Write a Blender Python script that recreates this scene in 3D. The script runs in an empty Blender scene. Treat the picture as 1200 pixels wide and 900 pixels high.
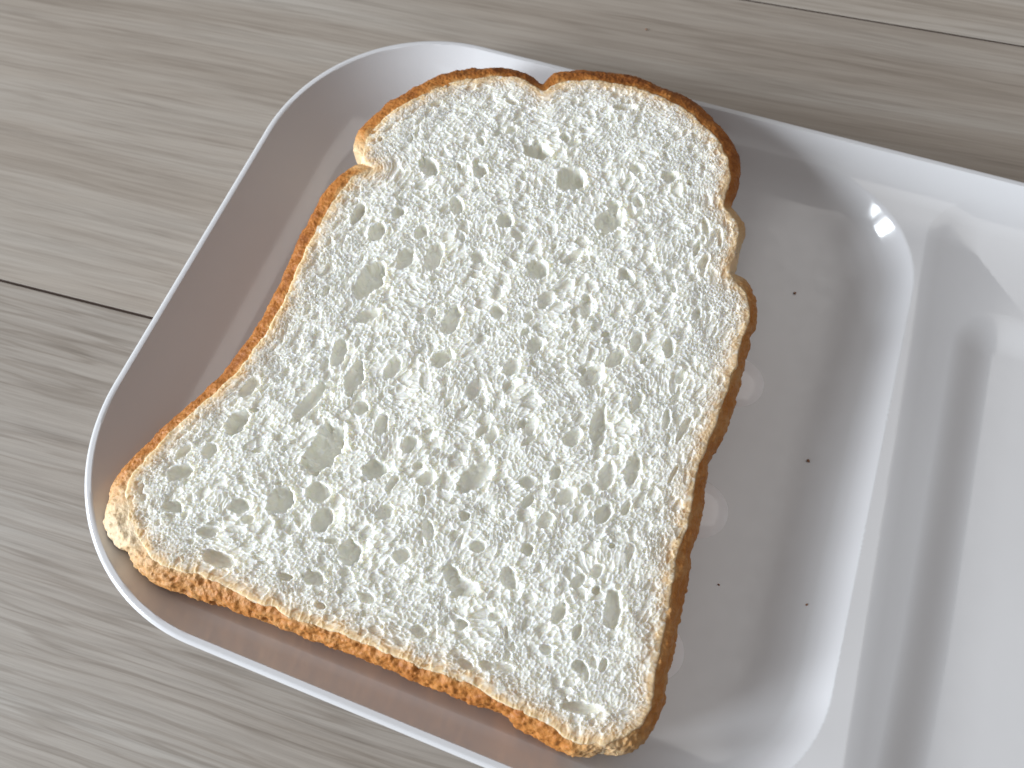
import bpy, math
import numpy as np
from mathutils import Matrix, Vector

# ------------------------------------------------------------------ camera
scene = bpy.context.scene
COL = scene.collection
cam_d = bpy.data.cameras.new('camera')
cam = bpy.data.objects.new('camera', cam_d)
COL.objects.link(cam)
scene.camera = cam
cam_d.sensor_width = 36.0
cam_d.lens = 27.0
cam_d.clip_start = 0.005
cam_d.clip_end = 50.0
RX = (0.93777859, 0.34510336, -0.03840557)
RY = (-0.30582959, 0.87326821, 0.37930318)
RZ = (0.16443717, -0.34395684, 0.92447505)
cam.matrix_world = Matrix(((RX[0], RY[0], RZ[0], 0.13147377),
                           (RX[1], RY[1], RZ[1], 0.01712355),
                           (RX[2], RY[2], RZ[2], 0.200),
                           (0, 0, 0, 1)))
cam_d.dof.use_dof = True
cam_d.dof.focus_distance = 0.186
cam_d.dof.aperture_fstop = 18.0

# ------------------------------------------------------------------ light
world = bpy.data.worlds.new('World')
scene.world = world
world.use_nodes = True
bg = world.node_tree.nodes['Background']
bg.inputs[1].default_value = 1.0
# the room: pale ceiling above, dimmer and warmer walls and furniture round about
_wn, _wl = world.node_tree.nodes, world.node_tree.links
_tc = _wn.new('ShaderNodeTexCoord'); _sx = _wn.new('ShaderNodeSeparateXYZ')
_wl.new(_tc.outputs['Generated'], _sx.inputs[0])
_rp = _wn.new('ShaderNodeValToRGB'); _rp.color_ramp.interpolation = 'EASE'
_rp.color_ramp.elements[0].position = 0.10; _rp.color_ramp.elements[0].color = (0.095, 0.074, 0.062, 1)
_rp.color_ramp.elements[1].position = 0.85; _rp.color_ramp.elements[1].color = (0.29, 0.284, 0.282, 1)
_wl.new(_sx.outputs['Z'], _rp.inputs[0]); _wl.new(_rp.outputs[0], bg.inputs[0])

def window_pane(az, el, dist, w, h, power):
    """one glazed half of the room's window, low and to the left of the tray"""
    ld = bpy.data.lights.new('window_pane', 'AREA')
    ld.shape = 'RECTANGLE'; ld.size = w; ld.size_y = h
    ld.energy = power; ld.color = (0.86, 0.935, 1.0)
    lo = bpy.data.objects.new('window_pane', ld)
    COL.objects.link(lo)
    a, e = math.radians(az), math.radians(el)
    d = Vector((math.cos(e)*math.cos(a), math.cos(e)*math.sin(a), math.sin(e)))
    c = Vector((0.1, 0.095, 0.01))
    lo.location = c + d*dist
    horiz = -Vector((d.x, d.y, 0)).normalized()      # panes stand upright
    lo.rotation_euler = horiz.to_track_quat('-Z', 'Y').to_euler()
window_pane(201, 19.5, 2.0, 0.38, 0.95, 47)
window_pane(221, 19.5, 2.0, 0.38, 0.95, 47)
# added light standing in for a bright ceiling, up and away to the right
cd = bpy.data.lights.new('added_ceiling_glow', 'AREA')
cd.shape = 'RECTANGLE'; cd.size = 1.1; cd.size_y = 1.6
cd.energy = 6.0; cd.color = (1.0, 0.985, 0.96)
co = bpy.data.objects.new('added_ceiling_glow', cd); COL.objects.link(co)
co.location = (0.86, 0.80, 1.95)

scene.view_settings.view_transform = 'Standard'
scene.view_settings.look = 'None'
scene.view_settings.exposure = 0.0
scene.view_settings.gamma = 1.0
scene.cycles.use_denoising = True
scene.cycles.max_bounces = 10
scene.cycles.diffuse_bounces = 6

# ------------------------------------------------------------------ helpers
def lattice(ix, iy, iz, seed):
    n = (ix.astype(np.uint64)*np.uint64(374761393) + iy.astype(np.uint64)*np.uint64(668265263)
         + iz.astype(np.uint64)*np.uint64(2147483647) + np.uint64(seed*974711+17)) & np.uint64(0xffffffff)
    n = ((n ^ (n >> np.uint64(13)))*np.uint64(1274126177)) & np.uint64(0xffffffff)
    n = ((n ^ (n >> np.uint64(16)))*np.uint64(2246822519)) & np.uint64(0xffffffff)
    n = n ^ (n >> np.uint64(15))
    return n.astype(np.float64)/4294967295.0

def vnoise(x, y, z=None, seed=0):
    """smooth value noise in -1..1"""
    if z is None: z = np.zeros_like(x)
    x = x+4096.0; y = y+4096.0; z = z+4096.0
    ix, iy, iz = np.floor(x).astype(np.int64), np.floor(y).astype(np.int64), np.floor(z).astype(np.int64)
    fx, fy, fz = x-ix, y-iy, z-iz
    fx, fy, fz = [f*f*f*(f*(f*6-15)+10) for f in (fx, fy, fz)]
    out = 0
    for a in (0, 1):
        wa = fx if a else 1-fx
        for b in (0, 1):
            wb = fy if b else 1-fy
            for c in (0, 1):
                wc = fz if c else 1-fz
                out = out + wa*wb*wc*lattice(ix+a, iy+b, iz+c, seed)
    return out*2-1

def cells(x, y, seed):
    """jittered-grid cells: nearest, second nearest distance and two random values of the nearest"""
    x = x+4096.0; y = y+4096.0
    ix, iy = np.floor(x).astype(np.int64), np.floor(y).astype(np.int64)
    f1 = np.full(x.shape, 9.0); f2 = np.full(x.shape, 9.0)
    r1 = np.zeros(x.shape); r2 = np.zeros(x.shape)
    zz = np.zeros_like(ix)
    for a in (-1, 0, 1):
        for b in (-1, 0, 1):
            cx, cy = ix+a, iy+b
            px = cx+0.5+0.9*(lattice(cx, cy, zz, seed)-0.5)
            py = cy+0.5+0.9*(lattice(cx, cy, zz, seed+1)-0.5)
            d = np.hypot(x-px, y-py)
            near = d < f1
            f2 = np.where(near, f1, np.minimum(f2, d))
            r1 = np.where(near, lattice(cx, cy, zz, seed+2), r1)
            r2 = np.where(near, lattice(cx, cy, zz, seed+3), r2)
            f1 = np.where(near, d, f1)
    return f1, f2, r1, r2

def sstep(a, b, x):
    t = np.clip((x-a)/(b-a), 0, 1)
    return t*t*(3-2*t)

def add_mesh(name, verts, quads, mat, parent=None, normals=None, attrs=None, smooth=True):
    """one mesh object out of numpy arrays (verts in metres)"""
    me = bpy.data.meshes.new(name)
    quads = np.asarray(quads, dtype=np.int32)
    k = quads.shape[1]
    me.vertices.add(len(verts)); me.vertices.foreach_set('co', np.asarray(verts, np.float32).ravel())
    me.loops.add(quads.size); me.loops.foreach_set('vertex_index', quads.ravel())
    me.polygons.add(len(quads))
    me.polygons.foreach_set('loop_start', np.arange(0, quads.size, k, dtype=np.int32))
    me.polygons.foreach_set('use_smooth', np.full(len(quads), smooth))
    me.update(calc_edges=True); me.validate()
    for an, av in (attrs or {}).items():
        at = me.attributes.new(an, 'FLOAT', 'POINT')
        at.data.foreach_set('value', np.asarray(av, np.float32))
    if normals is not None:
        me.normals_split_custom_set_from_vertices(normals.astype(np.float32))
    me.materials.append(mat)
    o = bpy.data.objects.new(name, me)
    COL.objects.link(o)
    if parent: o.parent = parent
    return o

def empty(name, loc, label, cat):
    o = bpy.data.objects.new(name, None)
    o.empty_display_size = 0.02
    COL.objects.link(o)
    o.location = loc
    o['label'] = label; o['category'] = cat
    return o

def new_mat(name):
    m = bpy.data.materials.new(name); m.use_nodes = True
    nt = m.node_tree
    return m, nt, nt.nodes, nt.links, nt.nodes['Principled BSDF']

def ramp(nodes, stops):
    r = nodes.new('ShaderNodeValToRGB')
    e = r.color_ramp.elements
    while len(e) < len(stops): e.new(0.5)
    for el, (p, c) in zip(e, stops):
        el.position = p; el.color = (*c, 1)
    return r

# ------------------------------------------------------------------ materials
def wood_material():
    m, nt, N, L, P = new_mat('pale_wood_grain')
    tc = N.new('ShaderNodeTexCoord')
    oi = N.new('ShaderNodeObjectInfo')
    mul = N.new('ShaderNodeVectorMath'); mul.operation = 'SCALE'
    comb = N.new('ShaderNodeCombineXYZ')
    L.new(oi.outputs['Random'], comb.inputs[0]); L.new(oi.outputs['Random'], comb.inputs[1]); L.new(oi.outputs['Random'], comb.inputs[2])
    L.new(comb.outputs[0], mul.inputs[0]); mul.inputs['Scale'].default_value = 7.3
    add = N.new('ShaderNodeVectorMath'); add.operation = 'ADD'
    L.new(tc.outputs['Object'], add.inputs[0]); L.new(mul.outputs[0], add.inputs[1])
    # slow sideways wander of the grain
    wv = N.new('ShaderNodeTexNoise'); wv.inputs['Scale'].default_value = 9; wv.inputs['Detail'].default_value = 3
    ms = N.new('ShaderNodeMapping'); ms.inputs['Scale'].default_value = (0.8, 2.2, 1)
    L.new(add.outputs[0], ms.inputs[0]); L.new(ms.outputs[0], wv.inputs[0])
    sub = N.new('ShaderNodeVectorMath'); sub.operation = 'SUBTRACT'; sub.inputs[1].default_value = (.5, .5, .5)
    L.new(wv.outputs['Color'], sub.inputs[0])
    scl = N.new('ShaderNodeVectorMath'); scl.operation = 'MULTIPLY'; scl.inputs[1].default_value = (0.0, 0.006, 0.0)
    L.new(sub.outputs[0], scl.inputs[0])
    wad = N.new('ShaderNodeVectorMath'); wad.operation = 'ADD'
    L.new(add.outputs[0], wad.inputs[0]); L.new(scl.outputs[0], wad.inputs[1])
    def streak(sx, sy, detail, rough):
        mp = N.new('ShaderNodeMapping'); mp.inputs['Scale'].default_value = (sx, sy, 1)
        L.new(wad.outputs[0], mp.inputs[0])
        t = N.new('ShaderNodeTexNoise'); t.inputs['Scale'].default_value = 1
        t.inputs['Detail'].default_value = detail; t.inputs['Roughness'].default_value = rough
        L.new(mp.outputs[0], t.inputs[0])
        return t
    broad = streak(4, 60, 4, .55)
    mid = streak(22, 430, 5, .65)
    fine = streak(22, 900, 3, .6)
    r1 = ramp(N, [(0.30, (0.26, 0.232, 0.205)), (0.50, (0.315, 0.288, 0.262)), (0.72, (0.36, 0.342, 0.322))])
    L.new(broad.outputs['Fac'], r1.inputs[0])
    r2 = ramp(N, [(0.36, (0.60, 0.565, 0.53)), (0.47, (0.95, 0.94, 0.93)), (0.70, (1.06, 1.06, 1.06))])
    L.new(mid.outputs['Fac'], r2.inputs[0])
    r3 = ramp(N, [(0.30, (0.84, 0.83, 0.82)), (0.6, (1.03, 1.03, 1.03))])
    L.new(fine.outputs['Fac'], r3.inputs[0])
    m1 = N.new('ShaderNodeMix'); m1.data_type = 'RGBA'; m1.blend_type = 'MULTIPLY'; m1.inputs['Factor'].default_value = .36
    L.new(r1.outputs[0], m1.inputs[6]); L.new(r2.outputs[0], m1.inputs[7])
    m2 = N.new('ShaderNodeMix'); m2.data_type = 'RGBA'; m2.blend_type = 'MULTIPLY'; m2.inputs['Factor'].default_value = 1
    L.new(m1.outputs[2], m2.inputs[6]); L.new(r3.outputs[0], m2.inputs[7])
    lines = streak(9, 190, 3, .55)
    r4 = ramp(N, [(0.455, (1, 1, 1)), (0.485, (0.80, 0.775, 0.75)), (0.50, (0.76, 0.73, 0.70)), (0.56, (1, 1, 1))])
    L.new(lines.outputs['Fac'], r4.inputs[0])
    m4 = N.new('ShaderNodeMix'); m4.data_type = 'RGBA'; m4.blend_type = 'MULTIPLY'
    oc = N.new('ShaderNodeMapRange'); oc.inputs['To Min'].default_value = 0.2; oc.inputs['To Max'].default_value = 1.0
    L.new(oi.outputs['Alpha'], oc.inputs[0]); L.new(oc.outputs[0], m4.inputs['Factor'])
    L.new(m2.outputs[2], m4.inputs[6]); L.new(r4.outputs[0], m4.inputs[7])
    m3 = N.new('ShaderNodeMix'); m3.data_type = 'RGBA'; m3.blend_type = 'MULTIPLY'; m3.inputs['Factor'].default_value = 1
    L.new(m4.outputs[2], m3.inputs[6]); L.new(oi.outputs['Color'], m3.inputs[7])
    L.new(m3.outputs[2], P.inputs['Base Color'])
    P.inputs['Roughness'].default_value = 0.55
    P.inputs['Specular IOR Level'].default_value = 0.35
    bp = N.new('ShaderNodeBump'); bp.inputs['Strength'].default_value = 0.25; bp.inputs['Distance'].default_value = 0.0003
    L.new(mid.outputs['Fac'], bp.inputs['Height']); L.new(bp.outputs[0], P.inputs['Normal'])
    return m

def plain(name, col, rough, spec=0.5):
    m, nt, N, L, P = new_mat(name)
    P.inputs['Base Color'].default_value = (*col, 1)
    P.inputs['Roughness'].default_value = rough
    P.inputs['Specular IOR Level'].default_value = spec
    return m

def plastic_material():
    m, nt, N, L, P = new_mat('glossy_white_plastic')
    tc = N.new('ShaderNodeTexCoord')
    n1 = N.new('ShaderNodeTexNoise'); n1.inputs['Scale'].default_value = 30; n1.inputs['Detail'].default_value = 4
    L.new(tc.outputs['Object'], n1.inputs[0])
    r = ramp(N, [(0.3, (0.60, 0.59, 0.60)), (0.7, (0.62, 0.612, 0.622))])
    L.new(n1.outputs['Fac'], r.inputs[0]); L.new(r.outputs[0], P.inputs['Base Color'])
    n2 = N.new('ShaderNodeTexNoise'); n2.inputs['Scale'].default_value = 260; n2.inputs['Detail'].default_value = 5
    L.new(tc.outputs['Object'], n2.inputs[0])
    mr = N.new('ShaderNodeMapRange'); mr.inputs['From Min'].default_value = .3; mr.inputs['From Max'].default_value = .7
    mr.inputs['To Min'].default_value = .09; mr.inputs['To Max'].default_value = .17
    L.new(n2.outputs['Fac'], mr.inputs[0]); L.new(mr.outputs[0], P.inputs['Roughness'])
    P.inputs['Specular IOR Level'].default_value = 0.8
    return m

def crumb_material():
    m, nt, N, L, P = new_mat('soft_white_crumb')
    at = N.new('ShaderNodeAttribute'); at.attribute_name = 'edge'
    mx = N.new('ShaderNodeMix'); mx.data_type = 'RGBA'
    L.new(at.outputs['Fac'], mx.inputs['Factor'])
    mx.inputs[6].default_value = (0.86, 0.852, 0.787, 1)
    mx.inputs[7].default_value = (0.74, 0.53, 0.32, 1)
    L.new(mx.outputs[2], P.inputs['Base Color'])
    P.inputs['Roughness'].default_value = 0.55
    P.inputs['Specular IOR Level'].default_value = 0.12
    P.inputs['Subsurface Weight'].default_value = 0.72
    P.inputs['Subsurface Radius'].default_value = (1.0, 0.9, 0.65)
    P.inputs['Subsurface Scale'].default_value = 0.0026
    return m

def crust_material():
    m, nt, N, L, P = new_mat('baked_crust')
    at = N.new('ShaderNodeAttribute'); at.attribute_name = 'bake'
    tc = N.new('ShaderNodeTexCoord')
    n1 = N.new('ShaderNodeTexNoise'); n1.inputs['Scale'].default_value = 420; n1.inputs['Detail'].default_value = 4; n1.inputs['Roughness'].default_value = .65
    L.new(tc.outputs['Object'], n1.inputs[0])
    n2 = N.new('ShaderNodeTexNoise'); n2.inputs['Scale'].default_value = 1500; n2.inputs['Detail'].default_value = 3; n2.inputs['Roughness'].default_value = .7
    L.new(tc.outputs['Object'], n2.inputs[0])
    nn = N.new('ShaderNodeMath'); nn.operation = 'MULTIPLY_ADD'; nn.inputs[1].default_value = 0.7
    L.new(n2.outputs['Fac'], nn.inputs[0]); L.new(n1.outputs['Fac'], nn.inputs[2])
    ma = N.new('ShaderNodeMath'); ma.operation = 'MULTIPLY_ADD'; ma.inputs[1].default_value = 0.28; ma.inputs[2].default_value = -0.238
    L.new(nn.outputs[0], ma.inputs[0])
    sc = N.new('ShaderNodeMath'); sc.operation = 'MULTIPLY_ADD'; sc.inputs[1].default_value = 0.80
    L.new(at.outputs['Fac'], sc.inputs[0]); L.new(ma.outputs[0], sc.inputs[2])
    r = ramp(N, [(0.0, (0.62, 0.50, 0.34)), (0.20, (0.62, 0.44, 0.25)), (0.40, (0.52, 0.285, 0.112)),
                 (0.60, (0.45, 0.18, 0.043)), (0.80, (0.33, 0.115, 0.024)), (1.0, (0.13, 0.033, 0.008))])
    L.new(sc.outputs[0], r.inputs[0]); L.new(r.outputs[0], P.inputs['Base Color'])
    P.inputs['Roughness'].default_value = 0.48
    P.inputs['Specular IOR Level'].default_value = 0.25
    P.inputs['Subsurface Weight'].default_value = 0.15
    P.inputs['Subsurface Radius'].default_value = (1.0, 0.5, 0.25)
    P.inputs['Subsurface Scale'].default_value = 0.0008
    bp = N.new('ShaderNodeBump'); bp.inputs['Strength'].default_value = 0.7; bp.inputs['Distance'].default_value = 0.0005
    L.new(nn.outputs[0], bp.inputs['Height']); L.new(bp.outputs[0], P.inputs['Normal'])
    return m

M_WOOD = wood_material()
M_JOINT = plain('dark_joint', (0.055, 0.036, 0.028), 0.9, 0.2)
M_TRAY = plastic_material()
M_RIB = plain('lightened_rib_plastic', (0.90, 0.88, 0.89), 0.1)  # paler than the tray's plastic: light reflected off the ribs put into colour
M_CRUMB = crumb_material()
M_CRUST = crust_material()

# ------------------------------------------------------------------ floor
def build_floor():
    ang = math.radians(4.5)
    v = [(-1.3, -1.0, -0.0004), (1.5, -1.0, -0.0004), (1.5, 1.2, -0.0004), (-1.3, 1.2, -0.0004)]
    base = add_mesh('floor', v, [(0, 1, 2, 3)], M_JOINT, smooth=False)
    base['kind'] = 'structure'
    w, gap, ch, dep, ln = 0.1673, 0.0009, 0.00008, 0.0003, 2.4
    y0, y1 = gap/2, w-gap/2
    prof = [(y0, -dep), (y0, -ch), (y0+ch*.35, -ch*.3), (y0+ch, 0), (y1-ch, 0), (y1-ch*.35, -ch*.3), (y1, -ch), (y1, -dep)]
    n = len(prof)
    verts = [(-ln/2, y, z) for y, z in prof]+[(ln/2, y, z) for y, z in prof]
    quads = [(i, i+n, i+1+n, i+1) for i in range(n-1)]
    first = None
    for k in range(-4, 6):
        if first is None:
            o = first = add_mesh('plank', verts, quads, M_WOOD, base, smooth=False)
        else:
            o = first.copy(); COL.objects.link(o); o.parent = base
        off = 0.07675 + (k-1)*w       # seams run through the two seen in the picture
        o.location = (-math.sin(ang)*off + 0.07*((k*37) % 5 - 2), math.cos(ang)*off + 0.07*((k*37) % 5 - 2)*math.tan(ang), 0)
        o.rotation_euler = (0, 0, ang)
        o.color = [(1.07, 1.03, 0.985, .8), (1.13, 1.07, 1.005, 0), (1.24, 1.18, 1.11, .3)][k % 3]
build_floor()

# ------------------------------------------------------------------ tray (millimetres, turned to metres at the end)
TW, TD, TR, TH = 300.0, 189.6, 51.0, 18.0
ZF, ZD = 2.8, 11.6
def rr_inside(x, y, x0, y0, x1, y1, r):
    """distance inwards from the edge of a rounded rectangle (negative outside)"""
    qx = np.abs(x-(x0+x1)/2)-(x1-x0)/2+r
    qy = np.abs(y-(y0+y1)/2)-(y1-y0)/2+r
    return -(np.hypot(np.maximum(qx, 0), np.maximum(qy, 0))+np.minimum(np.maximum(qx, qy), 0)-r)
def smax(a, b, k):
    h = np.maximum(k-np.abs(a-b), 0)/k
    return np.maximum(a, b)+h*h*k/4
def d_out(x, y): return rr_inside(x, y, 0, 0, TW, TD, TR)
def s_toast(x, y): return rr_inside(x, y, -70, 7.5, 192, 182, 33)
def s_shelf(x, y): return rr_inside(x, y, 193.0+0.03*(160-y), 9, 291, 183.5, 15)
def s_side(x, y): return rr_inside(x, y, 204.8-0.028*(60-y)*(y < 60), 14, 286, 152.5, 14)
def side_z(x, y):
    t = np.clip(s_shelf(x, y)/30.0, 0, 1); b = np.clip(s_side(x, y)/12.0, 0, 1)
    return ZD-3.2*(1-(1-t)**2)-1.7*sstep(0, 1, b)
def toast_z(s):
    """compartment profile from the divider's crest: straight slope, tight fillet, long shallow dish"""
    s = np.maximum(s, 0)
    k, g, s1, s2, s3 = 1.12, 0.20, 3.6, 7.0, 32.0
    t = np.clip(s-s1, 0, s2-s1); q = np.clip(s-s2, 0, s3-s2)
    return (ZD-k*np.minimum(s, s1)-(k*t-(k-g)*t*t/(2*(s2-s1)))-(g*q-g*q*q/(2*(s3-s2))))
def tray_z(x, y):
    d = d_out(x, y)
    u = np.clip(1-(d-2.0)/25.0, 0, 1.0)
    wall = ZF+(TH-ZF)*u**1.9
    tz = toast_z(s_toast(x, y))
    pk = -smax(-tz, -side_z(x, y), 0.8)
    z = smax(wall, pk, 3.2)-0.5*sstep(9.0, 0.0, wall-ZF)
    lip = TH-np.clip(1.0-d, 0, 1)**2*0.7
    return np.where(d < 2.0, lip, np.minimum(z, TH))

def build_tray():
    root = empty('divided_plate', (0.15, 0.095, 0),
                 'white glossy plastic divided plate on the pale wooden boards, holding the bread slice', 'plate')
    inv = (-0.15, -0.095, 0)
    # rim outline by arc length
    n = 1300
    pts = []
    segs = [((TR, 0), (TW-TR, 0)), ((TW-TR, TR), -90), ((TW, TR), (TW, TD-TR)), ((TW-TR, TD-TR), 0),
            ((TW-TR, TD), (TR, TD)), ((TR, TD-TR), 90), ((0, TD-TR), (0, TR)), ((TR, TR), 180)]
    for a, b in segs:
        if isinstance(b, tuple):
            k = int(math.dist(a, b)/0.2)
            for i in range(k): pts.append((a[0]+(b[0]-a[0])*i/k, a[1]+(b[1]-a[1])*i/k))
        else:
            k = int(TR*math.pi/2/0.2)
            for i in range(k):
                t = math.radians(b+90*i/k); pts.append((a[0]+TR*math.cos(t), a[1]+TR*math.sin(t)))
    pts = np.array(pts)
    idx = (np.arange(n)*len(pts)/n).astype(int)
    B = pts[idx]
    c = np.array([150.0, 95.0])
    ts = np.concatenate([np.linspace(0.0, 0.03, 14)[:-1], np.linspace(0.03, 0.97, 300)])
    V = np.concatenate([B+(c-B)*t for t in ts])
    V = np.vstack([V, c])
    x, y = V[:, 0], V[:, 1]
    z = tray_z(x, y)
    e = 0.08
    gx = (tray_z(x+e, y)-tray_z(x-e, y))/(2*e); gy = (tray_z(x, y+e)-tray_z(x, y-e))/(2*e)
    nm = np.stack([-gx, -gy, np.ones_like(gx)], 1); nm /= np.linalg.norm(nm, axis=1)[:, None]
    m = len(ts)
    i, j = np.meshgrid(np.arange(m-1), np.arange(n), indexing='ij')
    q = np.stack([i*n+j, i*n+(j+1) % n, (i+1)*n+(j+1) % n, (i+1)*n+j], -1).reshape(-1, 4)
    jj = np.arange(n)
    tri = np.stack([(m-1)*n+jj, (m-1)*n+(jj+1) % n, np.full(n, m*n), np.full(n, m*n)], -1)
    V3 = np.stack([x, y, z], 1)/1000
    ctr = V[q].mean(1)
    dq, sq, rq = d_out(ctr[:, 0], ctr[:, 1]), s_toast(ctr[:, 0], ctr[:, 1]), s_side(ctr[:, 0], ctr[:, 1])
    cls = np.where(dq < 2.0, 0, np.where(sq > 0, 1, np.where(rq > 0, 2, 3)))
    objs = {}
    for k, nme in ((1, 'toast_compartment'), (2, 'side_compartment'), (3, 'divider')):
        f = q[cls == k]
        used, invx = np.unique(f, return_inverse=True)
        objs[nme] = add_mesh(nme, V3[used]+inv, invx.reshape(-1, 4), M_TRAY, root, nm[used])
    # the hub of the rings, in the side compartment's neighbour: a small fan closes it
    f = np.stack([(m-1)*n+jj, (m-1)*n+(jj+1) % n, np.full(n, m*n)], -1)
    used, invx = np.unique(f, return_inverse=True)
    add_mesh('compartment_floor', V3[used]+inv, invx.reshape(-1, 3), M_TRAY, objs['toast_compartment'], nm[used])
    # rim: lip on top, rolled edge, outer wall and foot
    fr = q[cls == 0]
    used, invx = np.unique(fr, return_inverse=True)
    Vr = V3[used]; Qr = invx.reshape(-1, 4)
    outer = []
    nb = np.roll(B, -1, 0)-np.roll(B, 1, 0); nb /= np.linalg.norm(nb, axis=1)[:, None]
    nin = np.stack([-nb[:, 1], nb[:, 0]], 1)
    zr = [(0, TH-0.7), (-0.15, TH-1.1), (-0.1, TH-1.7), (0.3, TH-2.4)]+[(0.3+16*(1-(zz/(TH-2.4)))**1.2, zz) for zz in np.linspace(TH-2.4, 0.4, 18)[1:]]+[(30, 0.4), (60, 0.4)]
    for dd, zz in zr:
        outer.append(np.column_stack([B+nin*min(dd, 48), np.full(n, zz)]))
    Vo = np.concatenate(outer)/1000
    mo = len(zr)
    i, j = np.meshgrid(np.arange(mo-1), np.arange(n), indexing='ij')
    Qo = np.stack([i*n+j, (i+1)*n+j, (i+1)*n+(j+1) % n, i*n+(j+1) % n], -1).reshape(-1, 4)
    add_mesh('rim', np.vstack([Vr, Vo])+inv, np.vstack([Qr, Qo+len(Vr)]), M_TRAY, root)
    # low raised ribs that keep the bread off the floor of the compartment
    for yc, xe, hw in ((111.3, 163.0, 8.6), (73.6, 162.6, 8.8), (36.5, 161.2, 8.8)):
        rows = []
        prof = [(1.0, -0.3)]+[(q, 1.38*(1-q**4)**1.5) for q in (1.0, .96, .91, .85, .78, .7, .6, .48, .34, .18, 0.0)]
        ring = []
        k = 28
        for a in range(k+1):
            t = math.radians(-90+180*a/k); ring.append((xe-hw*1.1, math.cos(t)*1.1, math.sin(t)))
        for a in range(k+1):
            t = math.radians(90+180*a/k); ring.append((40+hw, math.cos(t), math.sin(t)))
        for s, zz in prof:
            rows.append([(bx+hw*s*cx, yc+hw*s*sy-0.12*(bx-xe)*0, ZF+zz) for bx, cx, sy in ring])
        nr = len(ring)
        Vv = np.array(rows).reshape(-1, 3); Vv[:, 2] = ZF-0.12+(Vv[:, 2]-ZF)*1.2; Vv /= 1000
        i, j = np.meshgrid(np.arange(len(prof)-1), np.arange(nr), indexing='ij')
        Q = np.stack([i*nr+j, i*nr+(j+1) % nr, (i+1)*nr+(j+1) % nr, (i+1)*nr+j], -1).reshape(-1, 4)
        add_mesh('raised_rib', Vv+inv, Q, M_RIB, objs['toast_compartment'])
    return root
build_tray()

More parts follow.
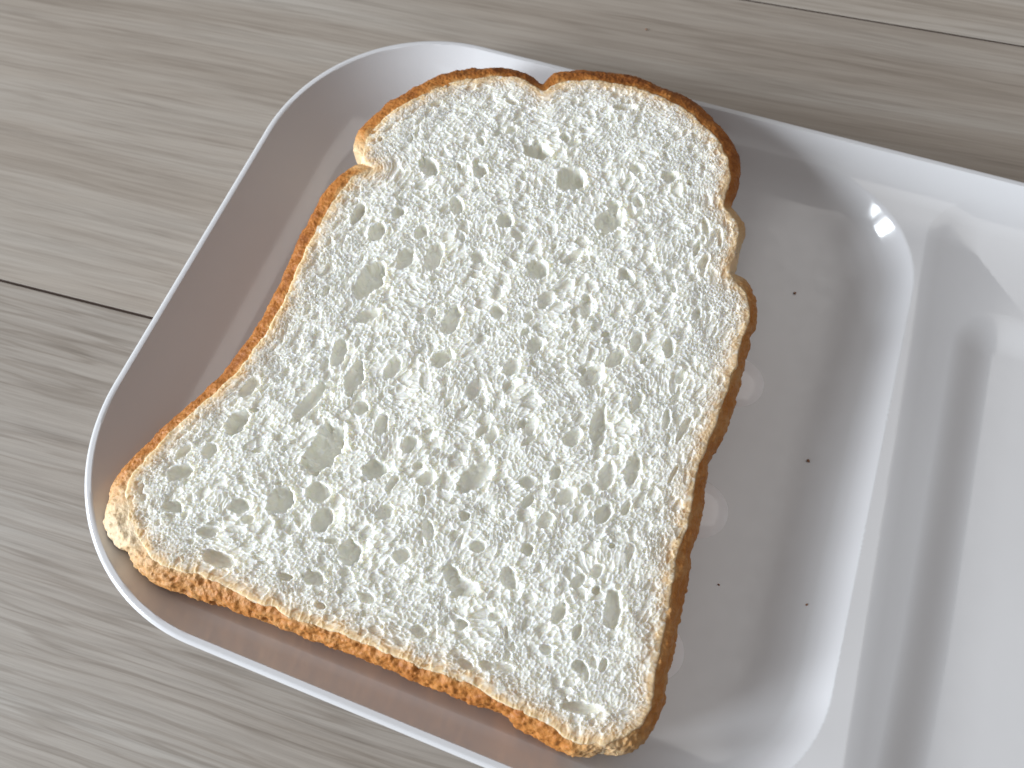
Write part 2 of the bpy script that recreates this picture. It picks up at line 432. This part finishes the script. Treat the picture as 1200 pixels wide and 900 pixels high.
# ------------------------------------------------------------------ bread
# outline of the slice: x, y of the widest line of the crust, x, y where the crumb ends (mm), how brown
SLICE = [[17.0,19.0,25.2,22.4,0.25],[15.7,24.4,22.4,27.1,0.5],[15.0,28.6,22.3,30.6,0.7],[16.3,33.2,23.0,34.4,0.85],[17.8,37.5,24.4,38.5,0.95],[19.9,43.4,26.1,43.7,0.95],[22.9,49.5,28.7,49.6,0.95],[25.6,56.0,31.7,55.8,0.95],[27.9,62.3,34.1,61.7,0.95],[29.2,69.5,35.4,68.7,0.95],[30.3,76.3,36.6,74.6,0.9],[30.7,85.7,37.1,84.3,0.9],[30.3,91.8,36.5,90.6,1.0],[30.0,97.7,36.3,96.4,1.0],[29.6,104.0,36.0,102.3,1.0],[29.6,109.7,36.0,107.3,0.95],[29.8,114.7,36.3,112.1,0.95],[30.0,120.0,36.8,117.1,0.9],[30.9,123.8,37.5,122.0,0.85],[32.4,127.6,38.7,125.0,0.75],[34.5,130.7,42.1,127.8,0.5],[36.5,132.3,44.5,130.1,0.25],[34.0,134.2,41.2,131.1,0.2],[32.0,135.7,38.7,132.0,0.2],[31.2,139.2,37.8,134.7,0.45],[30.8,142.5,37.1,138.7,0.7],[31.8,145.9,38.1,143.1,0.8],[33.7,151.0,40.0,148.0,0.85],[36.2,156.0,42.7,152.3,0.9],[39.2,160.5,45.3,155.6,0.9],[42.9,164.9,49.0,159.6,0.95],[46.7,169.1,52.6,162.7,0.95],[51.1,171.8,56.1,165.1,0.95],[55.8,173.9,60.2,167.0,1.0],[60.5,175.7,63.9,168.8,1.0],[65.0,176.1,68.3,169.8,1.0],[69.8,176.3,71.4,169.8,1.0],[73.4,175.1,74.4,168.9,1.0],[75.9,174.0,78.2,167.5,0.9],[76.7,176.2,80.5,169.8,0.95],[78.5,179.4,81.8,171.8,0.9],[82.6,181.3,85.6,173.7,1.0],[88.7,182.9,91.4,175.5,1.0],[94.8,184.1,96.9,176.3,1.0],[101.1,184.8,102.3,176.7,1.0],[107.9,183.7,108.3,176.1,1.0],[114.6,182.6,113.8,174.8,1.0],[120.1,180.9,119.3,172.8,1.0],[125.1,177.8,123.4,170.2,1.0],[130.7,173.4,128.0,167.2,0.95],[134.5,169.2,131.4,163.3,0.95],[136.9,165.5,133.6,159.4,0.95],[138.3,160.2,134.7,155.2,0.9],[138.6,156.0,134.8,151.3,0.85],[138.2,151.3,134.8,148.0,0.7],[140.3,149.4,137.1,145.4,0.35],[143.0,146.1,140.0,143.1,0.4],[144.0,143.2,141.1,139.5,0.35],[144.1,139.1,141.7,135.4,0.2],[143.6,134.9,141.5,131.9,0.12],[143.3,131.6,141.6,128.3,0.12],[145.6,130.8,143.4,126.6,0.3],[147.9,129.8,145.7,125.1,0.6],[150.1,127.1,147.6,123.0,0.85],[151.9,123.4,149.0,119.9,0.9],[152.8,119.1,149.7,115.7,0.9],[152.7,114.8,149.4,111.7,0.9],[152.9,110.7,149.3,107.8,0.9],[153.2,106.9,149.5,104.6,0.9],[153.1,101.6,149.2,99.3,0.92],[153.1,95.7,148.9,93.2,0.92],[153.0,90.4,148.6,87.7,0.92],[152.4,85.6,148.2,82.9,0.95],[151.3,80.1,147.6,77.8,0.95],[151.9,76.6,147.9,73.8,0.95],[152.5,71.3,148.5,68.8,0.95],[153.1,65.4,149.0,63.1,0.95],[153.2,59.0,148.9,56.6,0.95],[154.0,54.1,149.3,51.7,0.95],[154.2,48.2,149.9,46.3,0.95],[154.8,42.1,150.7,40.4,0.9],[155.3,36.9,151.0,35.5,0.9],[155.4,31.9,151.3,30.6,0.9],[156.0,27.8,151.9,26.5,0.9],[156.2,23.7,152.3,22.7,0.9],[155.3,19.2,151.0,19.1,0.8],[153.8,15.3,149.7,17.2,0.65],[151.5,12.9,147.8,15.8,0.5],[149.1,11.7,146.4,14.7,0.35],[146.7,11.3,145.9,13.9,0.5],[144.5,9.9,144.2,13.6,0.4],[141.7,8.7,141.6,12.8,0.5],[138.3,8.5,138.7,12.4,0.75],[135.4,8.9,136.5,13.0,0.8],[133.0,9.2,134.0,13.6,0.85],[130.2,9.4,130.9,13.7,0.85],[126.8,10.0,127.6,14.1,0.9],[122.8,11.2,123.6,14.5,0.9],[119.9,10.9,120.6,14.8,0.9],[117.4,10.7,117.4,15.3,0.9],[114.4,10.7,114.0,15.3,0.9],[109.3,10.7,109.1,15.2,0.9],[103.1,10.8,103.1,15.0,0.9],[96.8,10.8,97.0,15.0,0.88],[90.4,11.0,90.7,15.2,0.85],[85.2,10.8,84.7,15.3,0.85],[79.4,10.6,78.7,14.7,0.85],[74.5,10.6,73.0,14.4,0.85],[68.0,10.7,67.3,15.1,0.8],[63.4,10.6,62.4,14.7,0.8],[59.1,10.2,56.1,15.4,0.8],[54.2,10.1,52.0,15.6,0.8],[48.1,9.7,48.3,15.7,0.78],[41.3,9.3,43.3,14.9,0.72],[35.4,9.5,39.3,14.7,0.6],[30.7,11.1,36.6,15.0,0.5],[27.4,13.6,34.4,16.1,0.35],[24.7,13.7,32.3,17.4,0.15],[21.5,14.7,29.5,19.0,0.1],[18.6,16.7,26.8,20.8,0.12]]
PORES = [[83.5,148.8,3.84,2.76,0,1.3],[95.4,143.0,3.92,3.79,18,1.2],[109.2,133.8,4.36,3.17,62,1.0],[108.6,138.6,1.81,1.84,18,1.0],[56.5,134.8,3.6,2.4,-43,1.0],[70.6,137.6,2.12,2.21,18,1.0],[82.7,125.1,2.28,2.09,18,1.0],[68.5,125.5,2.67,1.86,-68,1.0],[95.6,114.0,2.93,2.68,-4,1.0],[103.2,120.5,3.22,1.22,52,1.0],[43.9,114.6,3.51,1.53,86,1.6],[55.1,97.4,5.63,3.17,80,1.2],[58.8,87.7,3.27,1.72,47,1.1],[51.2,111.2,3.21,1.99,86,1.0],[61.6,106.2,3.38,2.18,85,0.8],[62.6,114.9,2.23,1.72,85,0.8],[68.5,109.0,4.48,2.11,94,0.8],[79.8,93.3,4.41,2.04,88,0.9],[81.6,83.0,3.21,2.08,51,1.0],[102.3,93.8,2.42,1.8,61,0.8],[120.2,151.9,2.05,1.89,18,1.0],[110.9,151.8,1.84,1.64,18,0.8],[102.1,170.1,3.09,1.17,18,1.0],[89.2,155.4,1.42,1.42,18,1.0],[114.4,141.9,2.1,1.37,-65,1.0],[133.5,104.4,2.31,1.04,88,1.0],[117.7,119.8,2.13,1.59,-45,1.0],[111.0,108.1,3.85,1.51,104,0.8],[90.2,99.3,1.96,1.91,19,0.8],[74.2,93.9,1.61,1.16,84,0.8],[54.3,118.6,1.93,1.57,70,1.0],[39.6,50.5,3.66,2.32,69,1.3],[63.1,51.8,6.75,3.95,79,1.3],[58.5,36.5,3.49,3.02,73,1.0],[32.0,34.7,3.21,2.01,40,1.2],[34.5,26.7,2.53,1.42,15,1.3],[36.5,41.8,2.18,1.61,63,1.0],[62.6,70.7,4.43,2.01,95,1.1],[56.0,75.8,4.12,1.8,100,1.0],[76.6,51.0,2.88,2.29,19,1.0],[69.9,35.7,3.09,2.1,83,1.0],[66.3,41.5,2.87,2.46,19,0.8],[79.2,31.3,2.7,2.59,-66,1.0],[74.0,32.3,2.02,0.78,15,1.2],[50.7,19.4,4.18,1.87,1,1.0],[49.7,32.1,2.68,1.84,19,0.9],[45.4,24.2,2.46,1.4,20,0.9],[67.1,21.2,2.04,0.92,1,1.2],[73.6,23.1,2.84,1.66,-3,1.0],[30.4,39.7,2.37,1.16,64,1.0],[54.6,61.5,6.3,1.84,74,0.7],[67.3,64.3,1.91,1.77,19,1.0],[38.5,60.1,3.13,1.67,70,0.8],[73.9,62.0,3.02,1.49,104,0.8],[53.1,30.1,1.64,1.21,20,1.0],[134.6,71.5,3.74,1.77,93,1.0],[100.4,57.6,5.03,2.48,55,0.7],[101.1,48.0,1.39,1.19,20,1.0],[117.5,45.6,1.55,1.34,20,1.1],[130.6,43.0,2.1,1.3,59,1.0],[128.9,35.0,2.41,1.47,73,1.1],[139.6,39.8,4.4,1.86,102,1.0],[136.3,26.0,1.65,1.38,20,1.1],[141.2,28.2,1.59,0.9,87,1.0],[139.2,18.2,4.31,1.17,16,1.0],[121.9,60.4,2.62,1.78,69,0.8],[131.2,59.1,3.0,1.73,64,1.0],[126.5,63.5,1.78,1.41,19,0.8],[109.1,25.3,1.52,1.26,20,1.0],[103.2,34.6,2.27,1.74,-58,0.9],[94.4,42.2,2.56,1.38,-58,1.0],[106.5,33.0,3.86,1.85,1,0.7],[121.3,20.2,2.58,0.87,6,1.0],[115.6,38.4,2.62,1.72,-49,0.8],[115.7,29.4,1.33,1.09,20,0.8],[117.7,64.7,1.84,1.4,80,1.0],[133.9,46.4,1.73,1.3,68,1.0],[124.4,77.2,3.42,1.62,94,0.8],[118.8,74.0,2.73,1.84,70,0.7],[132.9,133.0,2.78,0.87,88,1.1],[133.3,139.9,3.01,0.91,-62,1.0],[137.7,137.8,3.03,0.66,-75,1.0],[135.7,129.5,2.47,1.09,79,1.0],[137.9,114.9,2.12,1.06,79,1.1],[125.9,102.8,2.77,1.48,84,1.0],[122.3,96.7,3.08,1.73,61,1.0],[134.1,103.8,2.77,1.25,97,0.9],[118.3,90.6,3.72,1.93,65,0.9],[123.4,79.6,4.75,1.62,94,0.9],[130.6,87.8,3.06,1.23,79,0.8],[138.9,97.6,2.02,1.02,83,0.8],[138.5,85.5,2.59,1.0,97,0.9],[129.4,68.0,3.71,1.77,88,0.7],[135.8,62.2,1.8,0.96,88,1.0],[143.7,73.5,2.7,0.58,78,1.0],[143.1,84.9,3.23,0.99,78,0.9],[87.5,122.0,1.9,1.48,-15,0.7],[79.6,112.7,2.09,1.73,63,0.7],[100.7,106.7,2.78,1.83,72,0.6],[98.9,86.3,2.63,1.76,72,0.6],[91.9,77.9,3.05,1.74,82,0.7],[82.3,59.7,2.27,1.71,83,0.8],[89.4,53.3,2.4,1.67,50,0.7],[108.1,73.2,2.33,1.66,81,0.7],[100.1,68.1,2.1,1.47,81,0.7],[70.6,76.6,2.86,1.81,84,0.7],[119.4,53.2,2.17,1.56,59,0.7],[112.6,60.4,2.0,1.42,19,0.7],[83.0,42.4,2.15,1.65,50,0.8],[90.7,34.7,2.13,1.57,40,0.8],[87.0,23.4,1.97,1.09,1,0.8],[100.8,20.6,1.91,1.25,1,0.8],[106.6,42.5,1.76,1.35,20,0.8],[128.6,26.9,1.49,1.05,20,0.9],[117.5,19.2,1.67,1.04,11,0.8]]

def top_plane(y): return 22.5+0.042*(y-12)

def spline(A, per):
    """closed Catmull-Rom through the rows of A"""
    p0, p1, p2, p3 = np.roll(A, 1, 0), A, np.roll(A, -1, 0), np.roll(A, -2, 0)
    t = (np.arange(per)/per)[None, :, None]
    p0, p1, p2, p3 = [p[:, None, :] for p in (p0, p1, p2, p3)]
    r = 0.5*((2*p1)+(-p0+p2)*t+(2*p0-5*p1+4*p2-p3)*t*t+(-p0+3*p1-3*p2+p3)*t**3)
    return r.reshape(-1, A.shape[1])

def build_bread():
    A = np.array(SLICE)
    S = spline(A, 24)
    seg = np.hypot(*(np.roll(S[:, :2], -1, 0)-S[:, :2]).T)
    cum = np.concatenate([[0], np.cumsum(seg)]); total = cum[-1]
    n = 2200
    q = np.arange(n)*total/n
    SS = np.vstack([S, S[:1]])
    S = np.stack([np.interp(q, cum, SS[:, k]) for k in range(5)], 1)
    O, Cc, bake = S[:, :2], S[:, 2:4], np.clip(S[:, 4], 0, 1)
    # a little unevenness along the cut edge of the crust
    arc = q
    out = O-Cc; wid = np.hypot(*out.T); dirn = out/np.maximum(wid, .1)[:, None]
    ph = 2*np.pi*arc/total
    ux, uy = np.cos(ph)*total/6.2832, np.sin(ph)*total/6.2832
    jit = vnoise(ux/2.0, uy/2.0, seed=3)*0.35+vnoise(ux/0.8, uy/0.8, seed=4)*0.2
    Cc = Cc+dirn*jit[:, None]
    root = empty('bread_slice', (0.09, 0.095, 0.006),
                 'thick slice of white mountain loaf with brown crust lying in the plate', 'bread')
    inv = np.array([-0.09, -0.095, -0.006])

    # ---- crumb: a fine relief of torn cells
    h = 0.17
    gx = np.arange(O[:, 0].min(), O[:, 0].max(), h); gy = np.arange(O[:, 1].min(), O[:, 1].max(), h)
    X, Y = np.meshgrid(gx, gy, indexing='ij')
    sh = X.shape
    # signed distance to the crumb's edge (positive inside) on a coarse grid, then interpolated
    st = 6
    xs, ys = gx[::st], gy[::st]
    xs = np.append(xs, xs[-1]+h*st); ys = np.append(ys, ys[-1]+h*st)
    xc, yc = np.meshgrid(xs, ys, indexing='ij')
    poly = Cc[::4]
    P2 = np.roll(poly, -1, 0)
    D = np.full(xc.shape, 1e9); inside = np.zeros(xc.shape, bool)
    for a, b in zip(poly, P2):
        e = b-a; l2 = e@e+1e-9
        t = np.clip(((xc-a[0])*e[0]+(yc-a[1])*e[1])/l2, 0, 1)
        D = np.minimum(D, (xc-a[0]-t*e[0])**2+(yc-a[1]-t*e[1])**2)
        if a[1] != b[1]:
            cr = ((a[1] > yc) != (b[1] > yc)) & (xc < (b[0]-a[0])*(yc-a[1])/(b[1]-a[1])+a[0])
            inside ^= cr
    SD = np.where(inside, 1, -1)*np.sqrt(D)
    fi = np.clip((X-xs[0])/(h*st), 0, len(xs)-1.001); fj = np.clip((Y-ys[0])/(h*st), 0, len(ys)-1.001)
    i0, j0 = fi.astype(int), fj.astype(int); fi -= i0; fj -= j0
    def interp(F): return (F[i0, j0]*(1-fi)*(1-fj)+F[i0+1, j0]*fi*(1-fj)+F[i0, j0+1]*(1-fi)*fj+F[i0+1, j0+1]*fi*fj)
    sd = interp(SD)
    sm = SD.copy()
    for _ in range(60):
        pd = np.pad(sm, 1, mode='edge'); sm = (pd[:-2, 1:-1]+pd[2:, 1:-1]+pd[1:-1, :-2]+pd[1:-1, 2:]+pd[1:-1, 1:-1])/5
    Gx, Gy = np.gradient(sm, h*st)
    nx, ny = interp(Gx), interp(Gy)
    keep = sd > -2.9
    x, y, s, nx, ny = X[keep], Y[keep], sd[keep], nx[keep], ny[keep]
    sp = np.maximum(s, 0)
    # cells are squeezed flat against the crust, and drawn out along the rise of the loaf elsewhere
    amp = 11.0*np.exp(-sp/8.0)
    wx = x-nx*amp; wy = y-ny*amp
    lean = np.radians(68+np.clip((x-90)/55, -1, 1)*22)          # grain direction fans with the sides
    w0 = vnoise(x/9, y/9, seed=11); w1 = vnoise(x/9, y/9, seed=12)
    wx = wx+w0*2.2+vnoise(x/2.2, y/2.2, seed=13)*0.3; wy = wy+w1*2.2+vnoise(x/2.2, y/2.2, seed=14)*0.3
    a0 = math.radians(66)
    u = wx*math.cos(a0)+wy*math.sin(a0); v = -wx*math.sin(a0)+wy*math.cos(a0)
    u = u/1.3
    f1, f2, r1, r2 = cells(u/1.12, v/1.12, 21)
    zA = -(0.20+0.50*r1)*sstep(0.03, 0.26, f2-f1)
    f1, f2, r1, r2 = cells(u/0.72+7.3, v/0.72, 31)
    zB = -(0.04+0.13*r1)*sstep(0.03, 0.36, f2-f1)
    f1, f2, r1, r2 = cells(u/2.3+3.1, v/2.3, 41)
    open_ = np.where(r1 < 0.24, 1.0, 0.0)*sstep(0.02, 0.22, f2-f1)
    ero = sstep(-0.6, 0.4, vnoise(x/3.6, y/3.6, seed=51))
    z = (zA*(0.55+0.45*ero)+zB)*(1-0.55*open_)-(0.35+0.6*r2)*open_
    z = z*(0.35+0.65*sstep(-0.5, 3.0, s))                      # dense and closed next to the crust
    # single larger holes: where they are in the slice
    dens = np.zeros_like(x)
    wob = vnoise(x/1.3, y/1.3, seed=61)*0.16+vnoise(x/0.6, y/0.6, seed=62)*0.07
    hole = np.zeros_like(x)
    rng = np.random.default_rng(5)
    holes = [tuple(p) for p in PORES]
    for _ in range(90):
        k = rng.integers(0, len(x))
        if s[k] < 2.5: continue
        r = 0.75+0.55*rng.random()**2
        ang = 66+rng.normal()*25
        if s[k] < 10: ang = math.degrees(math.atan2(nx[k], -ny[k]))
        holes.append((x[k], y[k], r*(1.2+.7*rng.random()), r*(.7+.3*rng.random()), ang, 0.8+.5*rng.random()))
    for (hx, hy, la, lb, ang, dp) in holes:
        R = max(la, lb)*1.6
        idx = np.nonzero((np.abs(x-hx) < R) & (np.abs(y-hy) < R))[0]
        if not len(idx): continue
        c, sn = math.cos(math.radians(ang)), math.sin(math.radians(ang))
        dx, dy = x[idx]-hx, y[idx]-hy
        rr = np.hypot((dx*c+dy*sn)/la, (-dx*sn+dy*c)/lb)+wob[idx]
        rr = np.maximum(rr, 0)
        bowl = np.sqrt(np.clip(1-rr**4, 0, 1))
        depth = min(6.0, dp*(1.3*min(la, lb)+0.6))
        w = sstep(1.05, 0.80, rr)
        z[idx] = np.maximum(z[idx]*(1-0.72*w)-depth*bowl, -7.0)
        # torn film standing a little proud round the hole
        z[idx] += 0.22*np.exp(-((rr-1.12)/0.13)**2)
        hole[idx] = np.maximum(hole[idx], w)
    z += vnoise(x/0.45, y/0.45, seed=71)*0.035+vnoise(x/7, y/7, seed=72)*0.22+vnoise(x/2.6, y/2.6, seed=73)*0.10
    z += -np.maximum(1.2-sp, 0)**2*0.06                          # settles towards the crust
    z = np.where(s < 0, z-0.10*s*s, z); cut = -0.9; z = np.where(s < cut, z+(s-cut)*2.5, z)
    Z = top_plane(y)+z
    idm = np.full(sh, -1, np.int64); idm[keep] = np.arange(keep.sum())
    quad = np.stack([idm[:-1, :-1], idm[1:, :-1], idm[1:, 1:], idm[:-1, 1:]], -1).reshape(-1, 4)
    quad = quad[(quad >= 0).all(1)]
    edge = np.clip((np.exp(-(s+0.9)/1.7)*1.15+0.30*np.exp(-sp/3.5))*(1+0.5*vnoise(x/1.5, y/1.5, seed=81)+0.3*vnoise(x/.6, y/.6, seed=82)), 0, 1)
    add_mesh('crumb', np.stack([x, y, Z], 1)/1000+inv, quad, M_CRUMB, root, attrs={'edge': edge})

    # ---- crust: rolls over from the cut face, down the side and under
    zt = top_plane(Cc[:, 1])
    O3 = np.column_stack([O, top_plane(O[:, 1])-4.5])
    C3 = np.column_stack([Cc, zt-0.55])
    zb = 4.6+0.042*(O[:, 1]-12)
    rows, bk, th = [], [], []
    # inside the cut edge, hidden below the crumb
    for k, dz in ((1.6, -1.5), (0.8, -0.55)):
        rows.append(C3-np.column_stack([dirn*k, np.full(n, -dz)])); bk.append(np.full(n, 0.0)); th.append(0.0)
    K = 30
    for i in range(K+1):
        t = i/K
        a = t*math.pi/2
        f = 0.55*math.sin(a)+0.45*t          # plan
        g = 1-math.cos(a)**0.9 if t < 1 else 1.0
        P = C3*(1-f)+O3*f
        P[:, 2] = C3[:, 2]*(1-g)+O3[:, 2]*g
        rows.append(P); bk.append(np.full(n, t)); th.append(t)
    for i in range(1, 25):
        t = i/24
        zz = O3[:, 2]*(1-t)+zb*t
        ins = 3.5*t**2+3.0*max(0, t-.85)/.15
        rows.append(np.column_stack([O-dirn*ins, zz])); bk.append(np.full(n, 1.0)); th.append(1.0)
    V = np.array(rows)                              # rows, n, 3
    m = len(rows)
    T = np.array(th)[:, None]*np.ones((1, n))
    # normals by differences, for the knobbly relief
    da = np.roll(V, -1, 1)-np.roll(V, 1, 1); db = np.gradient(V, axis=0)
    nr = np.cross(da, db); nr /= np.linalg.norm(nr, axis=2)[..., None]+1e-9
    if (nr[15]*np.column_stack([dirn, np.zeros(n)])).sum() < 0: nr = -nr
    vx, vy, vz = V[..., 0], V[..., 1], V[..., 2]
    low = np.maximum(sstep(75, 25, vy-0.25*(vx-90)), 0.7*sstep(140, 152, vx)*sstep(150, 135, vy))            # the side that lay on the tin's floor is the knobbliest
    rel = (vnoise(vx/3.2, vy/3.2, vz/3.2, 91)*0.34+vnoise(vx/1.1, vy/1.1, vz/1.1, 92)*0.20*(0.5+low)
           + vnoise(vx/.5, vy/.5, vz/.5, 93)*0.14)
    pit = np.maximum(vnoise(vx/1.7, vy/1.7, vz/1.7, 95)-0.35, 0)*0.9*low
    amp = sstep(0.0, 0.25, T)
    V = V+nr*((rel*1.05-pit)*amp)[..., None]
    blo = np.clip(bake, 0, 1)[None, :]
    side = np.where(vy > 150, 1.02, 1.0)
    side = side*(1-0.10*sstep(70, 20, vy)*sstep(140, 110, vx))
    side = side*(1-0.26*sstep(140, 150, vx)*sstep(160, 140, vy))
    wisp = vnoise(vx/6, vy/6, vz/6, 96)*0.12+vnoise(vx/1.6, vy/1.6, vz/1.6, 97)*0.10
    grow = sstep(-0.25, 0.36, T+vnoise(vx/2.2, vy/2.2, vz/2.2, 98)*0.10)
    B = blo*side*(grow*(1+wisp))+0.02
    B = np.clip(B, 0, 1.35)
    i, j = np.meshgrid(np.arange(m-1), np.arange(n), indexing='ij')
    Q = np.stack([i*n+j, (i+1)*n+j, (i+1)*n+(j+1) % n, i*n+(j+1) % n], -1).reshape(-1, 4)
    add_mesh('crust', V.reshape(-1, 3)/1000+inv, Q, M_CRUST, root, attrs={'bake': B.ravel()})
    # underside
    R = V[-1]
    c = R.mean(0)
    Vb = np.vstack([R, [c]])/1000
    jj = np.arange(n)
    add_mesh('underside', Vb+inv, np.stack([jj, np.full(n, n), (jj+1) % n], -1), M_CRUMB, root)
build_bread()

# ------------------------------------------------------------------ loose crumbs
def build_crumbs():
    m = plain('toasted_speck', (0.30, 0.16, 0.095), 0.7, 0.3)
    spots = [(163.3, 143.5, None, 0.55, 'tiny brown crumb on the plate floor right of the slice, nearest the window glints'),
             (177.1, 95.3, None, 0.60, 'brown crumb at the foot of the divider, halfway down the slice'),
             (163.4, 56.8, None, 0.36, 'smallest pale brown crumb on the plate floor between the two lower raised ribs'),
             (184.2, 59.1, None, 0.42, 'tiny dark crumb against the divider slope, nearest the bottom corner of the plate'),
             (94.0, 230.5, 0.0, 0.50, 'lone brown crumb on the wooden board above the plate')]
    rng = np.random.default_rng(3)
    for (cx, cy, cz, r, lab) in spots:
        z0 = cz if cz is not None else float(tray_z(np.array([cx]), np.array([cy]))[0])
        nu, nv = 10, 6
        V, Q = [], []
        for a in range(nv+1):
            th = math.pi*a/nv
            for b in range(nu):
                ph = 2*math.pi*b/nu
                k = 0.56*r*(1+0.28*rng.normal()*(0 < a < nv))
                V.append((1.25*k*math.sin(th)*math.cos(ph), k*math.sin(th)*math.sin(ph), 0.75*k*math.cos(th)+0.6*r))
        for a in range(nv):
            for b in range(nu):
                Q.append((a*nu+b, (a+1)*nu+b, (a+1)*nu+(b+1) % nu, a*nu+(b+1) % nu))
        o = add_mesh('bread_crumb', np.array(V)/1000, Q, m)
        o.location = (cx/1000, cy/1000, z0/1000)
        o['label'] = lab; o['category'] = 'crumb'; o['group'] = 'loose crumbs around the slice'
build_crumbs()
